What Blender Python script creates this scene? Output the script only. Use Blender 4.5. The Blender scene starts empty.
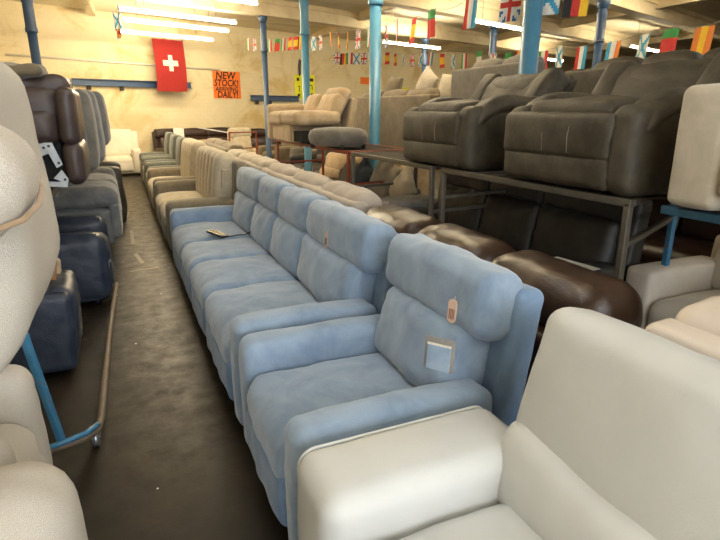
import bpy, bmesh, math, random
from mathutils import Vector, Matrix, noise
random.seed(7)
PI = math.pi
C = bpy.context.scene.collection
S = bpy.context.scene

# ------------------------------------------------------------------ materials
def new_mat(name):
    m = bpy.data.materials.new(name); m.use_nodes = True
    nt = m.node_tree; nt.nodes.clear()
    o = nt.nodes.new('ShaderNodeOutputMaterial'); b = nt.nodes.new('ShaderNodeBsdfPrincipled')
    nt.links.new(b.outputs[0], o.inputs[0])
    return m, nt, b
def ramp(nt, fac, stops):
    r = nt.nodes.new('ShaderNodeValToRGB'); e = r.color_ramp.elements
    while len(e) < len(stops): e.new(.5)
    for i, (p, c) in enumerate(stops):
        e[i].position = p; e[i].color = (*c, 1)
    nt.links.new(fac, r.inputs[0]); return r.outputs[0]
def tex_noise(nt, scale, detail=4, rough=.6, src='Object', dist=0, vec=None):
    t = nt.nodes.new('ShaderNodeTexNoise'); t.inputs['Scale'].default_value = scale
    t.inputs['Detail'].default_value = detail; t.inputs['Roughness'].default_value = rough
    t.inputs['Distortion'].default_value = dist
    if vec is None:
        tc = nt.nodes.new('ShaderNodeTexCoord'); vec = tc.outputs[src]
    nt.links.new(vec, t.inputs['Vector']); return t.outputs[0]
def bump(nt, b, h, strength, dist=.01):
    n = nt.nodes.new('ShaderNodeBump'); n.inputs['Strength'].default_value = strength
    n.inputs['Distance'].default_value = dist
    nt.links.new(h, n.inputs['Height']); nt.links.new(n.outputs[0], b.inputs['Normal'])
def fabric(name, c1, c2, scale=5, rough=.9, sheen=.3, grain=260, bs=.35, w=(.38, .66)):
    m, nt, b = new_mat(name)
    nt.links.new(ramp(nt, tex_noise(nt, scale, 6, .65, dist=.6), [(w[0], c1), (w[1], c2)]), b.inputs['Base Color'])
    b.inputs['Roughness'].default_value = rough
    b.inputs['Sheen Weight'].default_value = sheen; b.inputs['Sheen Roughness'].default_value = .4
    b.inputs['Specular IOR Level'].default_value = .2
    bump(nt, b, tex_noise(nt, grain, 2, .6), bs, .004); return m
def weave(name, c1, c2, scale=160):
    m, nt, b = new_mat(name)
    tc = nt.nodes.new('ShaderNodeTexCoord')
    v = nt.nodes.new('ShaderNodeTexVoronoi'); v.inputs['Scale'].default_value = scale
    nt.links.new(tc.outputs['Object'], v.inputs['Vector'])
    nt.links.new(ramp(nt, v.outputs['Distance'], [(.1, c2), (.7, c1)]), b.inputs['Base Color'])
    b.inputs['Roughness'].default_value = .95; b.inputs['Specular IOR Level'].default_value = .15
    bump(nt, b, v.outputs['Distance'], .5, .004); return m
def leather(name, c1, c2, rough=.42, scale=6, bs=.25, spec=.5):
    m, nt, b = new_mat(name)
    nt.links.new(ramp(nt, tex_noise(nt, scale, 5, .6), [(.35, c1), (.68, c2)]), b.inputs['Base Color'])
    b.inputs['Roughness'].default_value = rough; b.inputs['Specular IOR Level'].default_value = spec
    tc = nt.nodes.new('ShaderNodeTexCoord')
    v = nt.nodes.new('ShaderNodeTexVoronoi'); v.inputs['Scale'].default_value = 190
    nt.links.new(tc.outputs['Object'], v.inputs['Vector'])
    ad = nt.nodes.new('ShaderNodeMath'); ad.operation = 'MULTIPLY_ADD'
    nt.links.new(tex_noise(nt, 14, 5, .6, dist=1.5), ad.inputs[0]); ad.inputs[1].default_value = 3.0
    nt.links.new(v.outputs['Distance'], ad.inputs[2])
    bump(nt, b, ad.outputs[0], bs, .004); return m
def paint(name, c1, c2, rust=(.16, .06, .02), amt=.62, rough=.45, scale=9, metal=0.0):
    m, nt, b = new_mat(name)
    f = tex_noise(nt, scale, 8, .7)
    nt.links.new(ramp(nt, f, [(.3, c1), (amt, c2), (amt+.04, rust)]), b.inputs['Base Color'])
    b.inputs['Roughness'].default_value = rough; b.inputs['Metallic'].default_value = metal
    bump(nt, b, f, .15, .004); return m
def plain(name, c, rough=.6, metal=0):
    m, nt, b = new_mat(name)
    f = tex_noise(nt, 20, 3)
    nt.links.new(ramp(nt, f, [(.3, tuple(x*.88 for x in c)), (.7, c)]), b.inputs['Base Color'])
    b.inputs['Roughness'].default_value = rough; b.inputs['Metallic'].default_value = metal
    return m
def emit(name, c, s):
    m = bpy.data.materials.new(name); m.use_nodes = True; nt = m.node_tree; nt.nodes.clear()
    o = nt.nodes.new('ShaderNodeOutputMaterial'); e = nt.nodes.new('ShaderNodeEmission')
    e.inputs[0].default_value = (*c, 1); e.inputs[1].default_value = s
    nt.links.new(e.outputs[0], o.inputs[0]); return m

M = {}
M['blue'] = fabric('blue_suede', (.19,.265,.385), (.325,.415,.54), 5, sheen=.5, w=(.3,.7))
M['blue_base'] = fabric('blue_suede_base', (.15,.23,.37), (.21,.31,.47), 4, sheen=.3)
M['grey_leather'] = leather('pale_grey_leather', (.56,.565,.56), (.61,.615,.61), .5, 3, .07, .35)
M['grey_piping'] = leather('pale_grey_piping', (.60,.61,.60), (.66,.67,.66), .5, 3, .05)
M['cream_leather'] = leather('cream_leather', (.62,.53,.45), (.70,.61,.53), .42, 4, .12)
M['white_leather'] = leather('white_leather', (.72,.66,.52), (.80,.74,.60), .4, 4, .1)
M['brown_leather'] = leather('dark_brown_leather', (.024,.011,.007), (.040,.019,.011), .30, 5, .2, .5)
M['brown_leather2'] = leather('plum_brown_leather', (.038,.024,.022), (.062,.040,.036), .4, 6, .25)
M['charcoal'] = leather('charcoal_brown_suede', (.036,.029,.019), (.078,.063,.042), .58, 7, .25, .35)
M['charcoal2'] = leather('charcoal_leather', (.022,.021,.02), (.04,.038,.034), .45, 7, .25)
M['stitch'] = plain('pale_stitching', (.20,.17,.13), .8)
M['navy_leather'] = leather('navy_leather', (.022,.030,.052), (.045,.056,.085), .35, 6, .25)
M['grey_fab'] = fabric('mid_grey_fabric', (.14,.145,.15), (.22,.22,.21), 6)
M['grey_fab2'] = fabric('warm_grey_fabric', (.13,.12,.10), (.19,.175,.15), 6)
M['green_grey'] = fabric('green_grey_fabric', (.12,.13,.11), (.19,.195,.165), 6)
M['tan_fab'] = fabric('tan_fabric', (.40,.29,.165), (.52,.40,.25), 6)
M['taupe_arm'] = fabric('taupe_arm_fabric', (.20,.17,.12), (.28,.24,.175), 6)
M['ribs'] = fabric('cream_ribbed_fabric', (.50,.43,.30), (.64,.56,.42), 6)
M['taupe'] = fabric('taupe_fabric', (.16,.125,.08), (.23,.185,.12), 6)
M['oat'] = fabric('oatmeal_fabric', (.42,.37,.29), (.52,.46,.37), 5)
M['cream_fab'] = fabric('cream_fabric', (.58,.52,.44), (.66,.60,.52), 5)
M['beige'] = fabric('beige_velour', (.40,.34,.28), (.52,.45,.38), 4)
M['weave'] = weave('cream_weave', (.66,.60,.53), (.52,.46,.39), 300)
M['weave2'] = weave('cream_fine_weave', (.60,.55,.48), (.50,.45,.39), 330)
M['tanpipe'] = fabric('tan_piping', (.34,.23,.13), (.42,.29,.18), 8)
M['cush_blue'] = fabric('slate_cushion', (.05,.065,.08), (.075,.09,.11), 8)
M['cush_grey'] = fabric('grey_beige_cushion', (.26,.23,.18), (.34,.30,.24), 8)
M['cush_pale'] = fabric('pale_cushion', (.42,.36,.27), (.52,.45,.34), 8)
M['plastic_wrap'] = leather('grey_wrap', (.20,.19,.18), (.30,.29,.28), .3, 9, .6)
M['post'] = paint('sky_blue_post_paint', (.05,.18,.29), (.08,.24,.37), (.25,.30,.30), .74, .4)
M['post_dark'] = paint('navy_blue_post_paint', (.03,.06,.13), (.05,.10,.19), (.30,.28,.22), .78, .4)
M['rack_blue'] = paint('blue_rack_paint', (.03,.14,.26), (.06,.22,.38), (.20,.09,.04), .60, .45, 14)
M['rack_blue2'] = paint('dull_dark_blue_paint', (.02,.06,.10), (.03,.10,.16), (.10,.06,.04), .62, .5, 14)
M['rack_steel'] = paint('brown_steel', (.085,.075,.06), (.13,.115,.09), (.15,.08,.04), .66, .45, 12, .4)
M['rack_red'] = paint('red_steel', (.20,.035,.015), (.30,.06,.03), (.10,.05,.03), .66, .5, 12)
M['rust'] = paint('rusty_steel', (.12,.09,.065), (.17,.13,.09), (.17,.075,.035), .56, .6, 14)
M['deck'] = plain('dark_deck_board', (.045,.035,.025), .8)
M['wood'] = paint('raw_wood', (.28,.13,.05), (.36,.18,.08), (.22,.10,.04), .7, .7, 5)
M['black'] = plain('black_plastic', (.012,.012,.012), .35)
M['cavity_dark'] = plain('cavity_shade_black', (.012,.012,.013), .95)  # near-black that stands in for shade inside open cavities
M['steelplate'] = plain('zinc_plate', (.45,.48,.52), .35, .8)
M['gold'] = plain('brass_buttons', (.55,.42,.18), .35, .6)
M['paper'] = plain('white_paper', (.75,.72,.66), .8)
M['tag'] = plain('tan_card_tag', (.62,.43,.33), .8)
M['tagink'] = plain('tag_ink', (.18,.07,.06), .8)
M['red'] = plain('red_flag_cloth', (.29,.013,.009), .9)
M['whitecloth'] = plain('white_flag_cloth', (.75,.70,.55), .9)
M['orange'] = plain('orange_poster_paper', (.95,.22,.03), .8)
M['yellow'] = plain('yellow_poster_paper', (.85,.85,.03), .8)
M['ink'] = plain('black_marker_ink', (.03,.01,.008), .8)
M['cord'] = plain('string_cord', (.4,.36,.28), .8)
M['enamel'] = plain('white_enamel', (.75,.72,.62), .4)
for k, c in dict(f_red=(.55,.04,.03), f_green=(.05,.28,.07), f_white=(.75,.72,.66), f_blue=(.03,.14,.40), f_sky=(.06,.32,.50),
                 f_yel=(.85,.50,.03), f_org=(.75,.22,.04), f_blk=(.02,.02,.02)).items(): M[k] = plain(k, c, .85)
M['tube'] = emit('fluorescent_tube', (1, .85, .60), 138)
M['tube_fill'] = emit('cool_fill_tube', (.93, .97, 1), 58)  # neutral emission for the unseen tubes added as foreground fill
M['tube_off'] = plain('unlit_tube_glass', (.75,.74,.7), .3)

# floor: worn dark sealed boards/concrete
m, nt, b = new_mat('worn_dark_floor'); M['floor'] = m
n1 = tex_noise(nt, 1.3, 8, .7, dist=.6)
nt.links.new(ramp(nt, n1, [(.3, (.009,.0065,.004)), (.55, (.019,.0135,.008)), (.75, (.045,.032,.017))]), b.inputs['Base Color'])
n2 = tex_noise(nt, 7, 6, .7)
nt.links.new(ramp(nt, n2, [(.3, (.33,)*3), (.7, (.6,)*3)]), b.inputs['Roughness'])
b.inputs['Specular IOR Level'].default_value = .3
bump(nt, b, tex_noise(nt, 30, 6, .7), .12, .01)
# painted brick wall, yellowed
m, nt, b = new_mat('cream_painted_brick'); M['wall'] = m
tc = nt.nodes.new('ShaderNodeTexCoord')
mp = nt.nodes.new('ShaderNodeMapping'); mp.inputs['Rotation'].default_value = (PI/2, 0, 0); nt.links.new(tc.outputs['Object'], mp.inputs[0])
br = nt.nodes.new('ShaderNodeTexBrick'); br.inputs['Scale'].default_value = 2.2; br.inputs['Mortar Size'].default_value = .012
br.inputs['Color1'].default_value = (.80,.70,.47,1); br.inputs['Color2'].default_value = (.785,.685,.455,1); br.inputs['Mortar'].default_value = (.75,.65,.43,1)
nt.links.new(mp.outputs[0], br.inputs[0])
st = ramp(nt, tex_noise(nt, .8, 9, .68, dist=.8), [(.36, (.78,.66,.42)), (.5, (.95,.93,.86)), (.7, (1,1,1))])
mx = nt.nodes.new('ShaderNodeMix'); mx.data_type = 'RGBA'; mx.blend_type = 'MULTIPLY'; mx.inputs[0].default_value = 1
nt.links.new(br.outputs[0], mx.inputs[6]); nt.links.new(st, mx.inputs[7])
pk = ramp(nt, tex_noise(nt, 6, 3, .5), [(.235, (.18,.12,.07)), (.26, (1,1,1))])
mx2 = nt.nodes.new('ShaderNodeMix'); mx2.data_type = 'RGBA'; mx2.blend_type = 'MULTIPLY'; mx2.inputs[0].default_value = 1
nt.links.new(mx.outputs[2], mx2.inputs[6]); nt.links.new(pk, mx2.inputs[7]); nt.links.new(mx2.outputs[2], b.inputs['Base Color'])
b.inputs['Roughness'].default_value = .75
bump(nt, b, br.outputs[1], -.3, .01)
# ceiling: cream boards
m, nt, b = new_mat('cream_ceiling_boards'); M['ceiling'] = m
nt.links.new(ramp(nt, tex_noise(nt, .7, 8, .65, dist=.8), [(.3, (.66,.54,.34)), (.5, (.80,.71,.50)), (.7, (.84,.76,.57))]), b.inputs['Base Color'])
b.inputs['Roughness'].default_value = .7
bump(nt, b, tex_noise(nt, 9, 5), .2, .02)
M['beam'] = fabric('cream_beam_paint', (.66,.54,.33), (.80,.70,.49), 1.5, .6, 0, 12, .2)
M['brownwall'] = plain('brown_boarding', (.20,.10,.05), .8)

# ------------------------------------------------------------------ helpers
def tag(o, label=None, cat=None, group=None, kind=None):
    if label: o['label'] = label
    if cat: o['category'] = cat
    if group: o['group'] = group
    if kind: o['kind'] = kind
    return o
def mesh_obj(name, me, mat, parent=None, loc=(0,0,0), rot=(0,0,0)):
    o = bpy.data.objects.new(name, me); C.objects.link(o)
    if mat and not me.materials: me.materials.append(mat)
    o.location = loc; o.rotation_euler = rot
    if parent: o.parent = parent
    return o
def empty(name, loc, rz, label, cat, group=None):
    o = bpy.data.objects.new(name, None); C.objects.link(o); o.empty_display_size = .1
    o.location = loc; o.rotation_euler = (0, 0, rz) if not isinstance(rz, tuple) else rz
    return tag(o, label, cat, group)
def cords(h, r, n):
    r = min(r, h*.98); i = h-r
    L = [-h, -(i+.58*r), -(i+.27*r)]
    L += [-i + 2*i*k/n for k in range(n+1)]
    return L + [i+.27*r, i+.58*r, h]
def soft_mesh(name, size, r=.05, bulge=(0,0,0), n=None, deform=None, wr=0.0, wf=6, seed=0):
    """closed rounded box whose faces swell (bulge) and wrinkle (wr)"""
    hx, hy, hz = [s/2 for s in size]
    nn = n if n else [max(2, min(20, int(s/.032))) for s in size]
    if isinstance(nn, int): nn = [nn]*3
    G = [cords(hx, r, nn[0]), cords(hy, r, nn[1]), cords(hz, r, nn[2])]
    H = (hx, hy, hz)
    key = {}; vs = []; fs = []
    off = Vector((seed*3.7, seed*1.3, seed*5.1))
    def vid(a):
        k = tuple(round(x, 6) for x in a)
        if k in key: return key[k]
        p = [0,0,0]; inn = [0,0,0]
        for i in range(3):
            rr = min(r, H[i]*.98)
            inn[i] = max(-(H[i]-rr), min(H[i]-rr, a[i]))
        d = [(a[i]-inn[i])/min(r, H[i]*.98) for i in range(3)]
        L = math.sqrt(sum(x*x for x in d)) or 1
        q = [inn[i] + d[i]/L*min(r, H[i]*.98) for i in range(3)]
        u = [q[i]/H[i] for i in range(3)]
        for i in range(3):
            j, k2 = (i+1) % 3, (i+2) % 3
            if bulge[i]:
                q[i] += bulge[i]*u[i]*max(0, 1-u[j]**2)*max(0, 1-u[k2]**2)
        v = Vector(q)
        if wr:
            nv = noise.noise_vector(v*wf+off)*wr + noise.noise_vector(v*wf*2.7+off)*wr*.5
            v = v + nv
        if deform: v = Vector(deform(v))
        vs.append(v); key[k] = len(vs)-1
        return key[k]
    for ax in range(3):
        a1, a2 = (ax+1) % 3, (ax+2) % 3
        for sgn in (-1, 1):
            g1, g2 = G[a1], G[a2]
            ids = []
            for u in g1:
                row = []
                for w in g2:
                    p = [0,0,0]; p[ax] = sgn*H[ax]; p[a1] = u; p[a2] = w
                    row.append(vid(p))
                ids.append(row)
            for i in range(len(g1)-1):
                for j in range(len(g2)-1):
                    f = [ids[i][j], ids[i+1][j], ids[i+1][j+1], ids[i][j+1]]
                    fs.append(f if sgn > 0 else f[::-1])
    me = bpy.data.meshes.new(name); me.from_pydata(vs, [], fs)
    me.polygons.foreach_set('use_smooth', [True]*len(me.polygons)); me.update()
    return me
def soft(name, mat, parent, c, size, r=.05, bulge=(0,0,0), rot=(0,0,0), **k):
    return mesh_obj(name, soft_mesh(name, size, r, bulge, **k), mat, parent, c, rot)
class MB:
    """collects boxes, tubes, prisms, lathes into one mesh"""
    def __init__(s): s.bm = bmesh.new(); s.smooth = False
    def box(s, c, size, rot=None):
        Mx = Matrix.Translation(c) @ (rot.to_4x4() if rot else Matrix.Identity(4)) @ Matrix.Diagonal((*size, 1))
        bmesh.ops.create_cube(s.bm, size=1, matrix=Mx); return s
    def bar(s, a, b, w, h=None):
        a, b = Vector(a), Vector(b); d = b-a
        q = d.to_track_quat('Z', 'Y').to_matrix()
        return s.box((a+b)/2, (w, h or w, d.length), q)
    def tube(s, pts, r, n=10, closed=False):
        pts = [Vector(p) for p in pts]; rings = []; N = len(pts)
        up = Vector((0.13, .21, 1)).normalized()
        for i, p in enumerate(pts):
            t = (pts[(i+1) % N]-pts[i-1]) if (closed or 0 < i < N-1) else (pts[1]-pts[0] if i == 0 else pts[-1]-pts[-2])
            t.normalize(); a = t.cross(up)
            if a.length < .05: a = t.cross(Vector((1, .1, 0)))
            a.normalize(); b = t.cross(a)
            rings.append([s.bm.verts.new(p + a*r*math.cos(2*PI*k/n) + b*r*math.sin(2*PI*k/n)) for k in range(n)])
        for i in range(N if closed else N-1):
            A, B = rings[i], rings[(i+1) % N]
            for k in range(n):
                f = s.bm.faces.new((A[k], A[(k+1) % n], B[(k+1) % n], B[k])); f.smooth = True
        if not closed:
            s.bm.faces.new(rings[0][::-1]); s.bm.faces.new(rings[-1])
        return s
    def lathe(s, prof, n=24, c=(0,0,0)):
        rings = []
        for (r, z) in prof:
            rings.append([s.bm.verts.new((c[0]+r*math.cos(2*PI*k/n), c[1]+r*math.sin(2*PI*k/n), c[2]+z)) for k in range(n)])
        for A, B in zip(rings, rings[1:]):
            for k in range(n):
                f = s.bm.faces.new((A[k], A[(k+1) % n], B[(k+1) % n], B[k])); f.smooth = True
        s.bm.faces.new(rings[0][::-1]); s.bm.faces.new(rings[-1]); return s
    def prism(s, pts, axis, a, b):
        """polygon pts (2d) extruded along axis from a to b"""
        def mk(p, t): q = [0,0,0]; o = [i for i in range(3) if i != axis]; q[o[0]], q[o[1]] = p; q[axis] = t; return q
        A = [s.bm.verts.new(mk(p, a)) for p in pts]; B = [s.bm.verts.new(mk(p, b)) for p in pts]
        n = len(pts); s.bm.faces.new(A[::-1]); s.bm.faces.new(B)
        for k in range(n): s.bm.faces.new((A[k], A[(k+1) % n], B[(k+1) % n], B[k]))
        return s
    def build(s, name, mat, parent=None, loc=(0,0,0), rot=(0,0,0), bevel=0, subsurf=0):
        bmesh.ops.recalc_face_normals(s.bm, faces=s.bm.faces)
        if bevel:
            bmesh.ops.bevel(s.bm, geom=[e for e in s.bm.edges if e.calc_face_angle(0) > .6], offset=bevel, segments=3, affect='EDGES', profile=.6)
            for f in s.bm.faces: f.smooth = True
        me = bpy.data.meshes.new(name); s.bm.to_mesh(me); s.bm.free()
        return mesh_obj(name, me, mat, parent, loc, rot)
def rrect(hx, hz, r, n=5):
    out = []
    for cx, cz, a0 in ((hx-r, hz-r, 0), (-hx+r, hz-r, PI/2), (-hx+r, -hz+r, PI), (hx-r, -hz+r, 1.5*PI)):
        for k in range(n+1):
            a = a0+PI/2*k/n; out.append((cx+r*math.cos(a), cz+r*math.sin(a)))
    return out

# ------------------------------------------------------------------ camera maths (for laying out from measurements)
F = 540.0; HOR = 111.0; VX = 115.0; HC = 1.6
PITCH = math.atan((270-HOR)/F); YAW = math.atan((360-VX)/(F/math.cos(PITCH)))
cam = bpy.data.cameras.new('camera'); co = bpy.data.objects.new('camera', cam); C.objects.link(co)
cam.sensor_width = 36; cam.lens = F*36/720; cam.clip_start = .05
co.location = (0, 0, HC); co.rotation_euler = (PI/2-PITCH, 0, -YAW)
S.camera = co

# ------------------------------------------------------------------ building shell
WD = Vector((.9455, .3256, 0)); WN = Vector((-.3256, .9455, 0)); WA = math.atan2(.3256, .9455)
ZB, ZC = 3.70, 4.05
def struct(o): return tag(o, kind='structure')
FP = [(-2.5,-4.2), (30,-4.2), (25.5,24.9), (-2.5,15.7)]
bm = MB(); bm.prism(FP, 2, -.1, 0); struct(bm.build('floor', M['floor']))
bm = MB(); bm.prism([(-2.9,-4.6), (30.5,-4.6), (26,25.6), (-2.9,16)], 2, ZC, ZC+.1); struct(bm.build('ceiling', M['ceiling']))
def wall(name, a, b, mat, th=.2, side=1, z0=0, z1=ZC):
    a = Vector((*a, 0)); b = Vector((*b, 0)); d = b-a; L = d.length
    mb = MB(); mb.box((L/2, side*th/2, (z0+z1)/2), (L, th, z1-z0))
    return struct(mb.build(name, mat, None, a, (0, 0, math.atan2(d.y, d.x))))
P0 = Vector((0, 16.5, 0))
A = P0+WD*(-2.5/.9455); B_ = P0+WD*27
wall('wall_back', A[:2], B_[:2], M['wall'])
wall('wall_left', (-2.5, -4.2), (-2.5, 15.65), M['wall'])
wall('wall_front', (-2.5, -4.2), (30, -4.2), M['wall'], side=-1)
wall('wall_right', (30, -4.2), (25.5, 25.3), M['wall'], side=-1)
# brown timber partition far right
t = MB(); t.box((0,0,1.6), (.12, 3.2, 3.2)); struct(t.build('wall_partition', M['brownwall'], None, (17.2, 14.8, 0), (0,0,-.9)))
# timber cladding ledge / conduit on back wall, wall steel
def on_wall(s, off=0):   # point at world X=s along back wall
    p = P0+WD*(s/.9455)-WN*off; return p
def wall_strip(name, mat, x0, x1, z, h, off, th, label, cat):
    a = on_wall(x0, off); b = on_wall(x1, off); L = (b-a).length
    mb = MB(); mb.box((L/2, 0, 0), (L, th, h)); mb.box((L/2, -th/2, h/2-.012), (L, .03, .024)); mb.box((L/2, -th/2, -h/2+.012), (L, .03, .024))
    o = mb.build(name, mat, None, (a.x, a.y, z), (0, 0, WA)); tag(o, label, cat); return o, L
def holder(name, x0, x1, z, h, label):
    a = on_wall(x0, .05); b = on_wall(x1, .05); L = (b-a).length
    r = empty(name, (a.x, a.y, z), WA, label, 'steel beam')
    mb = MB(); mb.box((L/2, .01, 0), (L, .02, h)); mb.box((L/2, -.03, h/2-.01), (L, .09, .02)); mb.box((L/2, -.03, -h/2+.01), (L, .09, .02))
    mb.build('beam_channel', M['post_dark'], r)
    for k in (.12, .38):
        q = MB(); q.box((L*k, 0, -h/2-.05), (.1, .06, .1)); q.build('bracket', M['deck'], r)
    return r
holder('wall_beam', -.93, 2.10, 2.31, .17, 'long dark blue steel beam bolted to cream wall behind the red flag')
holder('wall_beam', 3.97, 5.75, 2.0, .17, 'short dark blue steel beam on cream wall right of the orange poster')
mb = MB(); a = on_wall(-2.2, .03); b = on_wall(3.0, .03)
mb.tube([a+Vector((0,0,2.87)), b+Vector((0,0,2.78))], .025); tag(mb.build('conduit_pipe', M['enamel']), 'thin cream conduit pipe running along the back wall above the blue beams', 'pipe')
mb = MB(); a = on_wall(1.2, .03); b = on_wall(3.2, .03)
# main beams over posts along WD
posts = [(3.30,3.96), (3.30,7.07), (3.34,10.2), (3.37,13.37)]
def beam(p, s0, s1, w=.3, zb=ZB, name='trim'):
    p = Vector((*p, 0)); a = p+WD*s0; L = s1-s0
    m_ = MB(); m_.box((L/2, 0, (zb+ZC)/2), (L, w, ZC-zb)); m_.box((L/2, w/2+.03, ZC-.05), (L, .06, .1)); m_.box((L/2, -w/2-.03, ZC-.05), (L, .06, .1))
    struct(m_.build(name, M['beam'], None, a, (0, 0, WA)))
for i, p in enumerate(posts): beam(p, {0:-5.9,1:-6,2:-6,3:-6}[i], {0:24,1:22,2:20,3:21}[i], name='trim_%d' % (i+1))
beam((3.3, .8), -5.9, 24, name='trim_5')
# joists between beams
def joist(i, a, b, w=.16, zb=3.86):
    a = Vector((*a, 0)); b = Vector((*b, 0)); d = b-a
    m_ = MB(); m_.box((d.length/2, 0, (zb+ZC)/2), (d.length, w, ZC-zb))
    struct(m_.build('trim_%d' % i, M['beam'], None, a, (0, 0, math.atan2(d.y, d.x))))
for k, x in enumerate((-1.0, 5.6, 11.4, 17)):
    joist(10+k, (x-.1, -4), (x+.75, 16.45+.345*x))
# posts
def post(x, y, mat, label, r=.072, deco=False):
    o = empty('cast_iron_post', (x, y, 0), 0, label, 'post', 'blue cast iron posts')
    q = MB(); q.lathe([(r*1.9, 0), (r*1.9, .05), (r*1.35, .08), (r*1.2, .16), (r, .2), (r, 2.98)], 24)
    q.build('shaft', mat, o)
    q = MB(); q.lathe([(r*1.22, 2.93), (r*1.3, 2.95), (r*1.3, 2.99), (r*1.16, 3.02), (r*1.12, 3.40), (r*1.3, 3.43), (r*1.34, 3.48), (r*1.1, 3.51), (r*1.05, 3.55)], 24)
    q.build('collar', mat, o)
    q = MB(); q.lathe([(r*1.05, 3.55), (r*1.25, 3.58), (r*1.5, 3.62), (r*1.7, 3.66), (r*1.7, ZB-.002)], 24)
    q.build('capital', mat, o)
    return o
post(3.30, 3.96, M['post'], 'sky blue cast iron post behind the two charcoal recliners, largest of the posts', .079)
post(3.30, 7.07, M['post'], 'sky blue cast iron post in front of the taupe sofa back', .078)
post(3.34, 10.2, M['post'], 'sky blue cast iron post in front of the yellow wall poster', .07)
post(3.37, 13.37, M['post_dark'], 'dark blue chipped cast iron post crossing the short wall beam', .064)
post(-1.19, 11.8, M['post_dark'], 'dark blue cast iron post at far left above the brown recliner', .078)
post(9.16, 8.9, M['post_dark'], 'dark blue cast iron post above the near charcoal recliner', .08)
post(8.92, 12.1, M['post_dark'], 'dark blue cast iron post above the farther charcoal recliner', .076)
post(8.80, 15.3, M['post_dark'], 'dark blue cast iron post just left of the upright grey sofa back', .076)
post(9.0, 6.0, M['post_dark'], 'dark blue cast iron post at the right edge above the oatmeal armchair', .09)

# ------------------------------------------------------------------ lights
def tube_light(a, z, L=2.4, label='', lit='tube'):
    o = empty('fluorescent_light', (a[0], a[1], z), WA, label, 'ceiling light', 'fluorescent ceiling lights')
    q = MB(); q.tube([(0.03,0,0), (L-.03,0,0)], .02, 12); q.build('lamp_tube', M[lit], o)
    q = MB(); q.box((L/2, 0, .055), (L, .04, .03)); q.build('batten', M['enamel'], o, bevel=.008)
    for hx in (.015, L-.015):
        q = MB(); q.box((hx, 0, .025), (.03, .05, .09)); q.build('lamp_holder', M['enamel'], o)
    for k in (.2, .8):
        q = MB(); q.tube([(L*k, 0, .09), (L*k, 0, ZC-z)], .006, 6); q.build('hanging_rod', M['cord'], o)
    return o
K = (3.35-1.6)/2.0
L_ = [((.38,14.54),(2.93,15.47),'hanging fluorescent tube at upper left, upper of the bright pair above the red flag'),
      ((.31,16.6),(2.67,17.7),'hanging fluorescent tube at upper left, lower of the pair touching the red flag top'),
      ((.29,13.06),(2.4,13.8),'fluorescent tube nearest the ceiling above the red flag'),
      ((.2,10.5),(3.05,11.2),'fluorescent tube cut off by the top edge left of the first pale post'),
      ((7.63,21.70),(10.55,22.72),'fluorescent tube between the two pale blue posts above the yellow poster'),
      ((7.63,15.87),(10.08,16.73),'fluorescent tube right of the middle pale blue post'),
      ((7.67,11.4),(10.31,12.4),'fluorescent tube touching the largest pale blue post'),
      ((14.86,17.9),(17.71,19.05),'small distant fluorescent tube just right of the largest pale post'),
      ((15.44,13.7),(18.01,14.5),'fluorescent tube above the back of the near charcoal recliner')]
for a, b, lab in L_:
    ax, ay, bx, by = a[0]*K, a[1]*K, b[0]*K, b[1]*K
    tube_light((ax, ay), 3.35, 2.4, lab)
tube_light((9.2, 7.25), 3.80, 2.4, 'fluorescent tube close under the ceiling at the top right corner')
tube_light((2.1, 5.9), 3.62, 2.4, 'fluorescent tube at the top edge between the two middle posts')
# added tubes out of view, overhead and behind the camera, to fill the foreground
for x, y in ((5.2, 2.4), (-.6, 2.4), (9.5, 2.6), (.2, -1.6), (5.2, -1.8)):
    tube_light((x, y), 3.5, 2.4, 'unseen fluorescent fill tube added around the camera', lit=('tube' if x > 9 else 'tube_fill'))

def area(name, loc, rot, sx, sy, power, col):
    l = bpy.data.lights.new(name, 'AREA'); l.shape = 'RECTANGLE'; l.size = sx; l.size_y = sy; l.energy = power; l.color = col
    o = bpy.data.objects.new(name, l); C.objects.link(o); o.location = loc; o.rotation_euler = rot; return o
# added cool fill light behind the camera
area('fill_behind_camera', (.8, -4.0, 2.0), (PI/2, 0, 0), 4.5, 2.6, 270, (.86, .93, 1.0))

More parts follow.
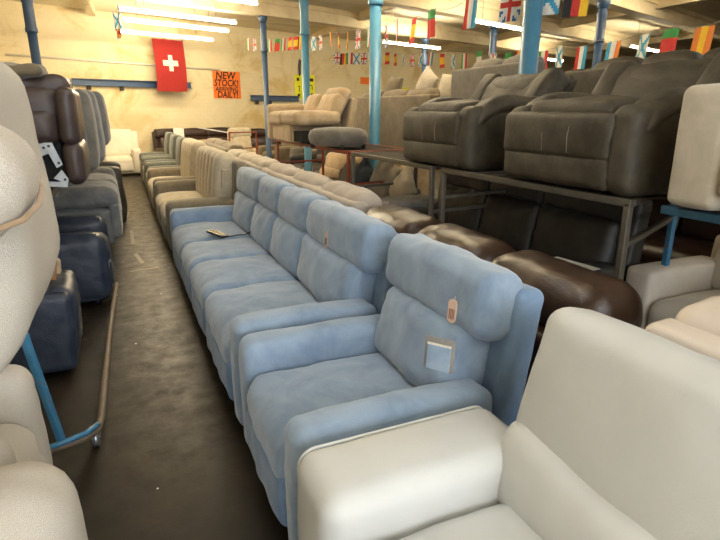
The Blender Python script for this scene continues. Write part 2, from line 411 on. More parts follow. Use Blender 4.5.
# ------------------------------------------------------------------ seating
def shell_tilt(a): return (0, a, 0)
def seating(name, label, cat, loc, rz, seats, mat, base=None, aw=.17, D=.95, sz=.48, az=.62, bz=1.02, arms=(1,1),
            group=None, head=True, tilt=.20, hf=.32, rib=0, arm_len=None, arm_mat=None, seat_mat=None, wr=.006, n=None, pad=False, foot=True,
            armr=.06, z0=.05, back_mat=None, feet=True, hw=.19, hb=.03, shell_w=None, seat_len=None, stitch=False, over=.7, sdrop=0, hr=.06):
    r = empty(name, loc, rz, label, cat, group)
    base = base or mat; am = arm_mat or mat; sm = seat_mat or mat; bmx = back_mat or mat
    W = sum(seats)+aw*arms[0]+aw*arms[1]; AL = arm_len or D-.22; bx = .60*D/.95
    y0 = aw*arms[0]; Ws = sum(seats); SL = seat_len or bx+.04
    # body
    soft('body_frame', base, r, ((.06+D-.1)/2, W/2, (z0+.34)/2), (D-.16, W-.03, .34-z0), .03, n=n)
    # shell at the back
    H = bz-.06-z0-.04-sdrop
    soft('back_shell', base, r, (D-.17+.16*math.sin(tilt), W/2, z0+.04+H/2), (.14, shell_w or (W-.06), H), .04, (0, 0, 0), (0, tilt*.55, 0), n=n, wr=wr*.4)
    if feet:
        for fx in (.12, D-.16):
            for fy in (.1, W-.1):
                q = MB(); q.lathe([(.022, -.0), (.03, z0+.01)], 12, (fx, fy, 0)); q.build('foot', M['black'], r)
    for s, y in ((0, aw/2), (1, W-aw/2)):
        if not arms[s]: continue
        h = az-z0
        o = soft('arm', am, r, (AL/2, y, z0+h/2), (AL, aw, h), armr, (.012, .012, .018), n=n, wr=wr*.6, wf=5, seed=s+3)
        if pad:
            soft('arm_pad', am, r, (AL*.42, y, az+.0), (AL*.86, aw*1.12, .10), .045, (.0, .0, .012), n=n, wr=wr, seed=s+5,
                 deform=lambda v, A=AL: (v.x, v.y, v.z-(.09*max(0, (-v.x-.18*A)/(.25*A))**2 if v.x < -.18*A else 0)))
    y = y0
    for i, w in enumerate(seats):
        g = .006
        # seat cushion
        def df(v, SL=SL): 
            t = max(0, (-v.x/(SL/2)-.55)/.45); return (v.x, v.y, v.z-.03*t*t)
        soft('seat_cushion', sm, r, (SL/2-.01, y+w/2, sz-.09), (SL, w-2*g, .19), .065, (.01, .004, .03), n=n, wr=wr, seed=i, deform=df)
        if foot:
            soft('footrest_panel', base if not seat_mat else sm, r, (.035, y+w/2, (z0+.06+sz-.14)/2), (.10, w-2*g, sz-.14-z0-.06), .04, (.015, 0, 0), n=n, wr=wr, seed=i+9)
        bh = (bz-.22 if head else bz)-(sz-.02)
        if rib:
            hh = bz-sz+.04
            for k in range(rib):
                ww = w/rib
                soft('back_channel', bmx, r, (bx+.10+hh/2*math.sin(tilt)-.05, y+ww*(k+.5), sz-.04+hh/2), (.25, ww+.006, hh), .07, (.02, .0, .03), (0, tilt, 0), n=n, wr=wr, seed=k+i)
            y += w; continue
        eL = over*aw*arms[0] if i == 0 else 0; eR = over*aw*arms[1] if i == len(seats)-1 else 0
        w0, yb = w, y; w = w+eL+eR; y = y-eL
        t = .19
        ct, st_ = math.cos(tilt), math.sin(tilt)
        bl = bh/ct
        oc = .62
        soft('back_cushion', bmx, r, (bx+.07+bl/2*st_, y+w/2+(eL-eR)/2*oc, sz-.03+bl/2*ct), (t, w-2*g-(eL+eR)*oc, bl), .06, (.045, .004, .0), (0, tilt, 0), n=n, wr=wr*1.1, seed=i+2)
        if head:
            hh = .26
            tz = bz-.225
            soft('headrest', bmx, r, (bx+.05+(bl+.08)*st_+hb, y+w/2, tz+.095), (hw, w-2*g, hh), hr, (.02, .004, .01), (0, tilt*.5, 0), n=n, wr=wr*1.1, seed=i+6)
        w, y = w0, yb
        y += w
    return r

# --- blue row (facing the aisle)
FX = .40
blue_chair = seating('recliner_armchair', 'light blue suede recliner armchair with hanging tags between grey leather recliner and long blue sofa', 'armchair',
    (FX, 1.43, 0), 0, [.58], M['blue'], M['blue_base'], aw=.17, D=1.00, sz=.49, az=.61, bz=1.03, tilt=.27, wr=.010, pad=False, armr=.05, hw=.2)
blue_sofa = seating('recliner_sofa', 'long light blue suede four seat recliner sofa in the middle of the row', 'sofa',
    (FX, 2.40, 0), 0, [.86,.72,.68,.86], M['blue'], M['blue_base'], aw=.19, D=.98, sz=.49, az=.62, bz=1.03, wr=.010, tilt=.23, armr=.05, hw=.2)
FXD = Vector((0,0,0))

# --- tan sofas further along the row
seating('recliner_sofa', 'cream channel-back two seat recliner with taupe arm just beyond the long blue sofa', 'sofa',
    (FX, 6.30, 0), 0, [.85,.85], M['ribs'], M['taupe_arm'], aw=.22, D=.98, sz=.48, az=.62, bz=1.10, rib=3, arm_mat=M['taupe_arm'], head=False, n=4, tilt=.12)
seating('recliner_sofa', 'second cream channel-back recliner with taupe arm, farther along the row', 'sofa',
    (FX, 8.62, 0), 0, [.7,.7], M['ribs'], M['taupe_arm'], aw=.22, D=.98, sz=.48, az=.62, bz=1.12, rib=3, arm_mat=M['taupe_arm'], head=False, n=4, tilt=.12)
for k, (y, lab) in enumerate(((10.6, 'green grey fabric recliner chair nearest the cream channel-back recliners'),
                              (12.0, 'green grey fabric recliner chair, middle of the three beyond the cream recliners'),
                              (13.4, 'green grey fabric recliner chair farthest along the row, nearest the white armchair'))):
    seating('recliner_chair', lab, 'armchair', (.42, y, 0), 0, [.72], M['green_grey'], None, aw=.2, D=.95, bz=1.12, n=4, head=False, tilt=.1,
            group='green grey recliners at the far end of the row')

# --- foreground pale grey leather recliner
g = empty('recliner_armchair', (.38, .17, 0), 0, 'pale grey leather recliner armchair filling the lower right foreground', 'armchair')
GW = 1.20; aw = .29
soft('body_frame', M['grey_leather'], g, (.5, GW/2, .2), (.86, GW-.03, .3), .03)
for s, y in ((0, aw/2), (1, GW-aw/2)):
    def arm_df(v):
        # top rounds down slightly to the front and rises to the back
        return (v.x, v.y, v.z + (.002*v.x/.35 if v.z > 0 else 0))
    soft('arm', M['grey_leather'], g, (.345, y, .33), (.70, aw, .60), .06, (.015, .012, .016), wr=.004, wf=4, seed=s+1, deform=arm_df)
    ys = y + (aw/2-.022)*(1 if s else -1)
    pts = [(.345+p[0], ys+ (0.004 if s else -.004), .33+p[1]+.002*p[0]/.35) for p in rrect(.338, .294, .055, 6)]
    q = MB(); q.tube(pts, .0055, 8, closed=True); q.build('arm_piping', M['grey_piping'], g)
soft('seat_cushion', M['grey_leather'], g, (.32, GW/2, .41), (.62, GW-2*aw-.01, .2), .07, (.01,.004,.03), wr=.006)
soft('footrest_panel', M['grey_leather'], g, (.04, GW/2, .2), (.1, GW-2*aw-.01, .26), .04, (.015,0,0))
soft('lumbar_cushion', M['grey_leather'], g, (.665, GW/2, .555), (.2, GW-.40, .30), .075, (.05,.0,.0), (0,.22,0), wr=.007, seed=4)
soft('back_cushion', M['grey_leather'], g, (.765, GW/2, .815), (.2, GW-.40, .46), .06, (.045,.0,.01), (0,.24,0), wr=.006, wf=4, seed=2)
soft('back_shell', M['grey_leather'], g, (.875, GW/2, .56), (.12, GW-.30, .80), .04, (0,0,0), (0,.2,0))
for fx in (.14,.8):
    for fy in (.1, GW-.1):
        q = MB(); q.lathe([(.022,0),(.03,.06)], 12, (fx,fy,0)); q.build('foot', M['black'], g)

# --- the back-to-back row facing away
def away(name, label, y1, seats, mat, **k):
    aw_ = k.get('aw', .2)
    X1 = k.pop('X', 2.45)
    return seating(name, label, 'sofa', (X1, y1, 0), PI, seats, mat, **k)
away('recliner_sofa', 'dark brown leather three seat sofa seen from behind, between the blue row and the rack', 3.66, [.72,.72,.72], M['brown_leather'],
     aw=.07, D=.88, bz=.935, tilt=.16, wr=.008, X=2.34, az=.6, hw=.33, hb=-.055, sdrop=.16, hr=.115)
away('recliner_sofa', 'beige velour three seat sofa seen from behind, right behind the long blue sofa', 6.62, [.95,.85,.85], M['beige'],
     aw=.16, D=.85, bz=1.0, tilt=.16, wr=.014, X=2.35, n=10, hw=.24, hb=-.02, hr=.10)
away('recliner_sofa', 'oatmeal fabric sofa seen from behind, beyond the beige velour sofa back', 9.2, [.8,.8,.7], M['oat'],
     aw=.15, D=.84, bz=1.0, tilt=.16, wr=.012, X=2.35, n=5, hw=.24, hb=-.02)
away('recliner_sofa', 'taupe fabric sofa seen from behind, farthest of the outward facing row', 12.2, [.95,.85,.8], M['taupe'],
     aw=.15, D=.98, bz=1.05, tilt=.16, wr=.012, X=2.55, n=5, hw=.24, hb=-.02)
seating('recliner_armchair', 'cream leather recliner seen from behind, past the pale grey recliner back', 'armchair', (2.52, 1.22, 0), PI, [.36,.5], M['cream_leather'],
     aw=.14, D=1.0, bz=.98, tilt=.16, wr=.01, hw=.24, hb=-.02)

# ------------------------------------------------------------------ right storage racks
def rack(label, x0, x1, y0, y1, z, mat, fl=0, sk=0, rear=None, group='storage racks holding seating', deck=True, legs=None, low=.78, r=.018, rz=0, name='storage_rack', lowbars=True):
    o = empty(name, (x0, y0, 0), rz, label, 'rack', group)
    W, L = x1-x0, y1-y0
    for (x, y) in ((0,0), (W-fl,sk), (0,L), (W-fl,L)):
        q = MB(); q.bar((x, y, 0), (x, y, z-.02), .036); q.build('leg', rear if rear and x else mat, o, bevel=.005)
    for x in (0, W):
        q = MB(); q.bar((x, -.02, z-.02), (x, L+.02, z-.02), .036, .04); q.build('rail', mat, o, bevel=.005)
    for y in (0, L):
        q = MB(); q.bar((.02, y, z-.02), (W-.02, y+(sk if y == 0 else 0), z-.02), .034, .034); q.build('cross_rail', mat, o, bevel=.005)
        if lowbars:
            q = MB(); q.bar((.02, y, low), (W-.02, y+(sk if y == 0 else 0), low+.02), .03, .03); q.build('brace', mat, o, bevel=.004)
    if deck:
        q = MB()
        k = .08
        while k < L-.05:
            q.box((W/2, k, z-.012), (W-.04, .12, .016)); k += .16
        q.build('deck_slats', M['deck'], o)
    return o
RZ = 1.167
rack('brown steel rack under the two charcoal recliners', 2.36, 3.16, 1.97, 3.74, RZ, M['rack_steel'], sk=.33, rear=M['rack_blue'], low=.93)
rack('brown steel rack between the charcoal recliners and the taupe ottoman', 2.36, 3.16, 3.92, 5.62, RZ, M['rack_steel'])
rack('rusty red steel rack under the tan sectional and ottoman', 2.38, 3.16, 5.80, 8.85, RZ, M['rack_red'])
br_ = empty('storage_rack', (2.42, .3, 0), 0, 'blue painted steel rack at the right edge under the oatmeal armchair', 'rack', 'storage racks holding seating')
for (x_, y_) in ((.1, .0), (.95, .55), (.1, .55), (.95, 0)):
    q = MB(); q.bar((x_, y_, 0), (x_, y_, RZ-.03), .036); q.build('leg', M['rack_blue2'], br_, bevel=.005)
for a_, b_ in (((0,0),(0,1.52)), ((.95,0),(.95,1.52)), ((0,1.50),(.95,1.50)), ((0,0),(.95,0))):
    q = MB(); q.bar((*a_, RZ-.03), (*b_, RZ-.03), .04); q.build('rail', M['rack_blue2'], br_, bevel=.005)
q = MB()
for k_ in range(9): q.box((.475, .09+k_*.165, RZ-.008), (.9, .12, .012))
q.build('deck_slats', M['deck'], br_)

def charcoal_recliner(label, y, loc_x=2.33):
    r = empty('recliner_armchair', (loc_x, y, RZ+.0), 0, label, 'armchair', 'charcoal recliners on the rack')
    W = 1.03; m_ = M['charcoal']; aw = .20
    soft('body_frame', m_, r, (.52, W/2, .14), (.84, W-.04, .26), .03)
    # front: footrest in two horizontal pads across, with outer fronts of the arms
    soft('footrest_panel', m_, r, (.04, W/2+.06, .300), (.14, W-2*aw+.24, .26), .045, (.02,0,0), wr=.004)
    soft('footrest_panel', m_, r, (.045, W/2+.06, .115), (.13, W-2*aw+.23, .19), .04, (.02,0,0), wr=.004, seed=2)
    for yy in (-.1, .1):
        q = MB(); q.tube([(-.045, W/2+.0+yy, .21), (-.052, W/2+.0+yy, .30), (-.034, W/2+.0+yy, .39)], .003, 6); q.build('stitching', M['stitch'], r)
    for s, yc in ((0, aw/2), (1, W-aw/2)):
        soft('arm', m_, r, (.40, yc, .235), (.80, aw-.02, .45), .06, (.02,.015,.02), wr=.006, seed=s)
        def df(v):
            t = max(0, (-v.x-.03)/.3); return (v.x+.0*t, v.y*(1+.12*t), v.z-.13*t*t)
        soft('arm_pad', m_, r, (.38, yc, .475), (.66, aw+.01, .12), .06, (.0,.0,.015), wr=.008, seed=s+4, deform=df)
        sd = -1 if s == 0 else 1
        q = MB(); q.tube([(.07, yc-(aw/2-.02)*1, .03), (.03, yc-(aw/2-.03), .2), (.05, yc-(aw/2-.04), .40)], .003, 6); q.build('stitching', M['stitch'], r)
    soft('seat_cushion', m_, r, (.33, W/2, .40), (.64, W-2*aw, .18), .06, (0,0,.03), wr=.006)
    soft('back_cushion', m_, r, (.76, W/2, .51), (.20, W-.16, .47), .08, (.03,0,0), (0,.62,0), wr=.01, seed=3)
    soft('headrest', m_, r, (.775, W/2, .600), (.13, W-.44, .20), .05, (.03,0,0), (0,.62,0), wr=.006, seed=5)
    for sg in (-1, 1):
        soft('back_wing', m_, r, (.755, W/2+sg*(W/2-.15), .525), (.20, .22, .48), .06, (.02,.01,0), (0,.62,sg*.10), wr=.006, seed=7)
    soft('back_shell', m_, r, (.86, W/2, .43), (.10, W-.12, .60), .04, (0,0,0), (0,.50,0))
    return r
charcoal_recliner('charcoal brown suede recliner on the rack, the nearer and larger of the pair', 1.95)
charcoal_recliner('charcoal brown suede recliner on the rack, the farther one left of the large blue post', 3.36)
# dark sofa under the rack
seating('recliner_sofa', 'black brown leather three seat sofa under the rack behind the brown leather sofa', 'sofa', (2.42, 2.42, 0), 0, [.70,.70,.70], M['charcoal2'],
        aw=.2, D=.78, bz=1.12, tilt=.2, wr=.008)
# oatmeal armchair on right rack (only its arm shows)
seating('armchair', 'oatmeal fabric armchair on the blue rack at the right edge', 'armchair', (2.33, .86, RZ), 0, [.42], M['oat'], aw=.24, D=.85, az=.54, bz=.86, sz=.40,
        head=False, armr=.04, wr=.003, feet=False, z0=.01)
# cream armchair at right below
seating('armchair', 'cream fabric armchair on the floor right of the brown leather sofa end', 'armchair', (2.95, 1.42, 0), 0, [.62], M['cream_fab'], aw=.19, D=.95, az=.63, bz=.84,
        sz=.46, head=False, armr=.03, wr=.004, foot=False)
# dark brown leather sofas behind the blue rack
seating('recliner_sofa', 'very dark brown leather sofa in the shadow below the right rack', 'sofa', (4.15, 1.6, 0), 0, [.8,.8,.8], M['brown_leather'], aw=.2, D=.95, bz=1.0, n=6, wr=.01)
seating('recliner_sofa', 'dark charcoal sofa deep behind the rack at right', 'sofa', (4.15, 4.4, 0), 0, [.8,.8], M['charcoal2'], aw=.2, D=.95, bz=1.0, n=6, wr=.01)
q = MB(); q.box((0,0,0), (.22,.15,.004)); tag(q.build('paper_sheet', M['paper'], None, (4.35, 2.05, .665), (0, .05, .4)), 'white paper sheet lying on dark sofa arm under the blue rack', 'paper')

# --- behind the charcoal recliners, rows on a second rack line
rack('brown steel rack line carrying the upright taupe and grey sofas', 3.62, 4.42, 4.4, 8.9, 1.06, M['rack_steel'], lowbars=False)
def back_view(name, label, x, y0, y1, z, h, mat, D=.75, roll=True, tilt=-.12, top=None):
    """sofa turned away: its flat outer back faces the aisle"""
    r = empty(name, (x, y0, z), 0, label, 'sofa'); W = y1-y0
    soft('back_shell', mat, r, (.08, W/2, h/2), (.14, W, h), .03, (.01,0,0), n=8, wr=.004)
    soft('body_frame', mat, r, (.15+D/2, W/2, .17), (D, W-.02, .32), .04, n=6)
    for yy in (.09, W-.09): soft('arm', mat, r, (.15+D/2, yy, .29), (D, .18, .56), .06, n=6)
    k = 3 if W > 1.8 else 2
    for i in range(k):
        w = (W-.36)/k
        soft('seat_cushion', mat, r, (.15+D/2+.05, .18+w*(i+.5), .40), (D-.1, w, .16), .05, (0,0,.02), n=6)
        if roll: soft('back_cushion', top or mat, r, (.24, .18+w*(i+.5), h-.10), (.22, w, .34), .09, (.02,0,.03), (0,.1,0), n=6, wr=.01, seed=i)
    return r
tp = back_view('sofa', 'taupe fabric sofa with its flat back to the aisle behind the middle blue post', 3.62, 6.15, 8.8, 1.065, .74, M['taupe'])
bk = back_view('sofa', 'tall grey sofa back behind the farther charcoal recliner', 3.85, 4.55, 6.05, 1.065, 1.02, M['grey_fab2'])
def cushion(label, x, y, z, s, mat, rot, name='scatter_cushion', th=.16, group=None):
    def df(v):
        a = abs(v.y/(s/2)); b = abs(v.z/(s/2)); k = 1-.10*(1-a*a)*(b**3); j = 1-.10*(1-b*b)*(a**3)
        e = max(.12, (1-a**2.5)*(1-b**2.5))
        return (v.x*e**.5, v.y*j, v.z*k)
    o = mesh_obj(name, soft_mesh(name, (th, s, s), .03, (.02,0,0), n=[3,12,12], deform=df, wr=.004), mat, None, (x, y, z), rot)
    tag(o, label, 'cushion', group); return o
cushion('pale cushion with dark edge on top of the taupe sofa, right of the middle post', 3.92, 6.75, 1.93, .42, M['cush_pale'], (.5, .25, .0))
cushion('wide cream cushion standing on the taupe sofa beside the grey sofa back', 4.0, 6.32, 1.86, .42, M['cush_pale'], (.05, .2, 0))
cushion('dark brown cushion leaning between two pale cushions on the taupe sofa', 4.02, 6.98, 1.86, .36, M['charcoal2'], (.8, .2, 0))
cushion('dark olive cushion on the taupe sofa left of the middle post', 3.92, 7.75, 1.9, .42, M['taupe'], (.15, .25, 0))
back_view('sofa', 'dark grey sofa back seen above the near charcoal recliner', 4.0, 2.35, 4.3, 1.11, .86, M['charcoal'], roll=True)
rack('brown steel rack hidden behind the near charcoal recliner', 4.0, 4.85, 2.3, 4.3, 1.10, M['rack_steel'], lowbars=False)

# --- tan sectional on red rack
r = empty('sectional_sofa', (2.14, 6.75, RZ), 0, 'tan fabric sectional sofa with reclined back on the red rack', 'sofa'); r.scale = (1, .87, 1); r.location.y = 6.80
soft('arm', M['tan_fab'], r, (.40, 1.90, .27), (.80, .20, .52), .05, n=6)
soft('body_frame', M['tan_fab'], r, (.44, 1.30, .14), (.80, 1.20, .26), .03, n=6)
soft('seat_cushion', M['tan_fab'], r, (.33, 1.50, .33), (.66, .76, .19), .06, (0,0,.02), n=6, wr=.005)
soft('seat_cushion', M['tan_fab'], r, (.33, .70, .34), (.66, .82, .17), .06, (0,0,.02), n=6, wr=.005, seed=2)
soft('back_cushion', M['tan_fab'], r, (.66, 1.46, .50), (.20, .68, .34), .07, (.04,0,0), (0,.35,0), n=6, wr=.008)
soft('back_cushion', M['tan_fab'], r, (.66, .74, .50), (.18, .72, .33), .06, (.03,0,0), (0,.5,0), n=6, wr=.008, seed=3)
soft('headrest', M['tan_fab'], r, (.76, .74, .65), (.16, .72, .18), .06, (.03,0,0), (0,.5,0), n=6, wr=.008, seed=3)
soft('back_shell', M['tan_fab'], r, (.86, 1.2, .32), (.10, 1.55, .56), .04, (0,0,0), (0,.2,0), n=6)
q = MB(); q.box((.34, .62, .10), (.5, .6, .14)); q.build('cavity_shade', M['cavity_dark'], r)  # solid black box painted in as the shaded gap at the open end
# ottoman (oval)
o = empty('ottoman', (2.44, 6.28, RZ), .5, 'oval taupe fabric ottoman on the rack in front of the tan sectional', 'ottoman')
prof = [(.02,.04),(.40,.04),(.47,.07),(.50,.13),(.50,.19),(.47,.25),(.38,.285),(.2,.30),(.02,.303)]
q = MB(); q.lathe(prof, 36); ob = q.build('seat_pad', M['grey_fab2'], o); ob.scale = (.62, .78, .82)
q = MB()
for a in range(4): q.lathe([(.025,0),(.03,.05)], 10, (.25*math.cos(a*PI/2+.7), .35*math.sin(a*PI/2+.7), 0))
q.build('leg', M['black'], o)

# --- curved tan sofa section under red rack, fabric sofa with cushions, wrapped seat
r = empty('sofa', (2.70, 7.95, 0), .0, 'tan fabric corner sofa with curved back below the red rack', 'sofa')
soft('body_frame', M['tan_fab'], r, (.5, .7, .2), (.95, 1.5, .34), .06, n=8)
soft('seat_cushion', M['tan_fab'], r, (.38, .7, .42), (.75, 1.3, .18), .07, (0,0,.02), n=8, wr=.006)
soft('back_cushion', M['tan_fab'], r, (.80, .7, .72), (.22, 1.5, .34), .09, (.03,0,0), (0,.15,0), n=8, wr=.006)
soft('lumbar_cushion', M['tan_fab'], r, (.64, .7, .55), (.22, 1.3, .20), .09, (.02,0,0), (0,.2,0), n=8, wr=.006)
soft('arm', M['tan_fab'], r, (.30, -.1, .40), (.55, .2, .45), .09, n=8)
seating('sofa', 'greige fabric three seat sofa with loose cushions under the brown rack', 'sofa', (2.42, 5.42, 0), 0, [.64,.66,.64], M['grey_fab2'], aw=.16, D=.78, head=False, bz=.80, az=.56, sz=.46, n=6, tilt=.2, foot=False)
cushion('slate blue cushion leaning on the greige sofa under the rack', 2.90, 6.60, .72, .50, M['cush_blue'], (.45, .35, 0), th=.2)
cushion('big grey beige cushion on the greige sofa right of the slate blue one', 2.92, 5.98, .78, .58, M['cush_grey'], (.35, .3, 0), th=.2)
cushion('grey beige cushion on the greige sofa left of the slate blue one', 2.92, 7.08, .69, .46, M['cush_grey'], (.0, .3, 0), th=.2)
cushion('pale pink cushion behind the plastic wrapped seat under the rack', 2.95, 5.55, .72, .44, M['cush_pale'], (.7, .3, 0), th=.18)
r = empty('footstool', (2.46, 4.95, 0), 0, 'grey seat unit in crinkled clear plastic wrap under the brown rack', 'stool')
soft('seat_pad', M['plastic_wrap'], r, (.35, .22, .52), (.66, .42, .34), .05, (0,0,.02), n=8, wr=.02, wf=9)
soft('body_frame', M['grey_fab'], r, (.35, .22, .18), (.62, .38, .34), .03, n=4)
seating('armchair', 'tan fabric armchair half hidden behind the red rack legs', 'armchair', (4.5, 8.7, 0), 0, [.7], M['tan_fab'], aw=.2, D=.9, head=False, bz=.95, n=4)

# ------------------------------------------------------------------ far end
seating('armchair', 'white leather armchair at the end of the aisle against the back wall', 'armchair', (.50, 15.2, 0), PI/2, [.66], M['white_leather'], aw=.22, D=.85, bz=1.15, n=5, head=False, az=.66)


def wallsofa(name, label, xw, off, seats, mat, **k):
    W = sum(seats)+2*k.get('aw', .2)
    p = P0+WD*(xw/.9455)+WD*W-WN*off
    return seating(name, label, 'sofa', (p.x, p.y, 0), PI/2+WA, seats, mat, n=k.pop('n', 4), **k)
w1 = wallsofa('sofa', 'dark brown leather sofa against the back wall with a white paper sheet on it', .75, 1.15, [.7,.7,.7], M['brown_leather'], bz=1.12, aw=.2)
wallsofa('sofa', 'dark brown leather sofa against the back wall behind the red trolley', 3.35, 1.15, [.7,.7,.7], M['brown_leather'], bz=1.06, aw=.2)
wallsofa('sofa', 'taupe sofa against the back wall behind the dark chipped post', 5.95, 1.15, [.7,.7], M['taupe'], bz=1.05, aw=.2)
p = on_wall(1.25, 1.0); q = MB(); q.box((0,0,0), (.30,.006,.36)); tag(q.build('paper_sheet', M['paper'], None, (p.x-.05, p.y-.12, .98), (-.25, .12, WA)), 'white paper sheet taped on the dark brown sofa at the back wall', 'paper')
wallsofa('armchair', 'cream fabric chair in front of the dark brown sofa with the paper sheet', 1.1, 2.5, [.6], M['tan_fab'], bz=.85, aw=.15)
wallsofa('armchair', 'pale cream high backed chair just right of the paper sheet', 2.15, 2.7, [.5], M['ribs'], bz=1.15, aw=.12)
seating('recliner_armchair', 'taupe recliner standing behind the oatmeal sofas left of the dark post', 'armchair', (3.55, 13.2, .12), .3, [.6], M['taupe'], bz=1.15, aw=.2, n=4)
seating('recliner_armchair', 'brown grey recliner directly beside the dark chipped post', 'armchair', (4.05, 12.0, .12), .3, [.6], M['grey_fab2'], bz=1.12, aw=.2, n=4)
seating('recliner_sofa', 'black leather sofa in front of the dark chipped post', 'sofa', (3.45, 9.35, 0), 0, [.75,.75,.7], M['charcoal2'], bz=.9, aw=.2, n=5, az=.66)
seating('recliner_sofa', 'black leather sofa beyond the post, at the foot of the tan sectional rack', 'sofa', (4.75, 9.95, 0), 0, [.75,.75], M['charcoal2'], bz=1.0, aw=.2, n=5)
# red hand trolley near the back
r = empty('furniture_trolley', (2.45, 13.5, 0), WA, 'red tubular steel trolley standing near the back wall sofas', 'trolley')
for a, b in (((0,0,.12),(0,0,1.12)), ((.75,0,.12),(.75,0,1.12))):
    q = MB(); q.bar(a, b, .035); q.build('upright', M['rack_red'], r)
for z in (.14, .72, 1.1):
    q = MB(); q.bar((0,0,z), (.75,0,z), .03); q.build('cross_bar', M['rack_red'], r)
for x in (0,.75):
    q = MB(); q.bar((x,-.2,.12), (x,.5,.12), .035); q.build('base_rail', M['rack_red'], r)
    for y in (-.15,.45):
        q = MB(); q.tube([(x-.015,y,.055),(x+.015,y,.055)], .052, 14); q.build('wheel', M['black'], r)
q = MB(); q.bar((0,0,1.1), (-.55,.5,1.22), .025); q.build('handle', M['paper'], r)

# ------------------------------------------------------------------ left side
tr = empty('wheeled_rack', (-.42, 2.55, 0), 0, 'blue steel wheeled rack with rusty floor rail at left of the aisle', 'rack', 'storage racks holding seating')
q = MB(); q.bar((0.02,.02,.10), (-.06,-.14,1.0), .03, .03); q.build('upright', M['rack_blue'], tr, bevel=.005)
q = MB(); q.tube([(-.5,-.02,.10),(-.02,.0,.10),(.10,.03,.10),(.165,.09,.10),(.18,.2,.10),(.205,1.3,.10),(.255,2.6,.10)], .019, 10); q.build('floor_rail', M['rust'], tr)
q = MB(); q.tube([(-.06,-.035,.125),(.04,-.0,.125),(.12,.035,.125),(.17,.10,.125)], .014, 8); q.build('corner_tube', M['rack_blue'], tr)
for c in ((.15,.12), (.01,-.22), (.24,2.55)):
    q = MB(); q.tube([(c[0]-.014,c[1],.042),(c[0]+.014,c[1],.042)], .042, 18)
    w = q.build('caster_wheel', M['steelplate'], tr); q = MB(); q.box((c[0],c[1],.075), (.05,.05,.05)); q.build('caster_fork', M['rust'], tr)
q = MB(); q.bar((-.8,-.14,.985), (-.06,-.14,.985), .03); q.build('cross_rail', M['rack_blue'], tr)
q = MB(); q.bar((-.06,-.98,.985), (-.06,1.6,.985), .03); q.build('top_rail', M['rack_blue'], tr)
q = MB(); q.bar((-.78,-.98,.02), (-.78,-.98,1.0), .03); q.bar((-.78,1.5,.02), (-.78,1.5,1.0), .03); q.bar((-.78,-.98,.985), (-.78,1.5,.985), .03); q.build('back_frame', M['rack_blue'], tr)

# upper cream woven recliner (close to camera)
u = empty('recliner_armchair', (-.24, 1.30, 1.0), 0, 'large cream woven fabric recliner on the upper level, cut off by the left edge', 'armchair')
def prof_df(v):
    # big rounded lower front corner, rounder top
    x, y, z = v
    t = max(0, (-z-.12)/.31); x2 = x-.17*t*t if x > 0 else x
    t2 = max(0, (z-.30)/.09); x2 = x2-.02*t2*t2 if x > 0 else x2
    x2 += .014*math.sin((.1-z)*5) if x > 0 else 0
    return (x2, y, z)
soft('front_panel', M['weave2'], u, (-.30, .44, .35), (.60, .84, .86), .10, (.02,.0,.01), n=[8,14,16], deform=prof_df, wr=.010, wf=4)
soft('arm_pad', M['weave'], u, (-.105, -.03, .475), (.34, .36, .22), .10, (.01,.01,.01), n=10, wr=.008, rot=(0,.0,0))
q = MB(); q.tube([(-.30,-.215,.392),(-.12,-.215,.390),(.0,-.20,.392),(.06,-.14,.405),(.078,-.05,.42),(.076,.05,.44),(.06,.14,.46)], .006, 8); q.build('piping', M['tanpipe'], u)
soft('back_cushion', M['weave'], u, (-.62, .42, .50), (.24, .8, .60), .09, (.03,0,0), n=8, wr=.008)
# lower cream chairs
u = seating('armchair', 'cream woven armchair on the floor in the lower left corner, nearest the camera', 'armchair', (-.225, 1.64, 0), PI, [.5], M['weave2'], aw=.34, D=.95, az=.665,
            bz=1.0-.2, sz=.44, head=False, armr=.13, wr=.008, foot=True)
u = seating('armchair', 'cream gathered fabric armchair just behind the nearest cream armchair at lower left', 'armchair', (-.41, 2.32, 0), PI, [.34], M['weave2'], aw=.17, D=.9, az=.66,
            bz=.92, sz=.5, head=False, armr=.07, wr=.014, foot=True)
# wood block under rack edge
q = MB(); q.box((0,0,0), (.07,.14,.22)); tag(q.build('wood_block', M['wood'], None, (-.42, 3.3, .83), (.1,.15,.1), bevel=.01), 'orange brown wooden block under the upper cream recliner', 'wood block')
# navy piece standing
r = empty('sofa_section', (-.37, 3.5, 0), (0,.06,.05), 'navy blue leather seat section standing on end behind the blue rack leg', 'sofa section')
soft('body_frame', M['navy_leather'], r, (-.26, .32, .28), (.46, .56, .52), .05, (.03,0,0), wr=.006)
soft('seat_cushion', M['navy_leather'], r, (-.09, .34, .33), (.16, .52, .46), .06, (.02,0,0), wr=.008)
soft('end_panel', M['tan_fab'], r, (-.14, .48, .60), (.10, .10, .12), .03)
# navy sofa
seating('recliner_sofa', 'navy blue leather recliner sofa low on the left below the grey fabric sofa', 'sofa', (-.20, 5.85, .0), PI, [.62], M['navy_leather'], aw=.20, D=.95, sz=.50, az=.62,
        bz=.92, head=False, wr=.012, armr=.08)
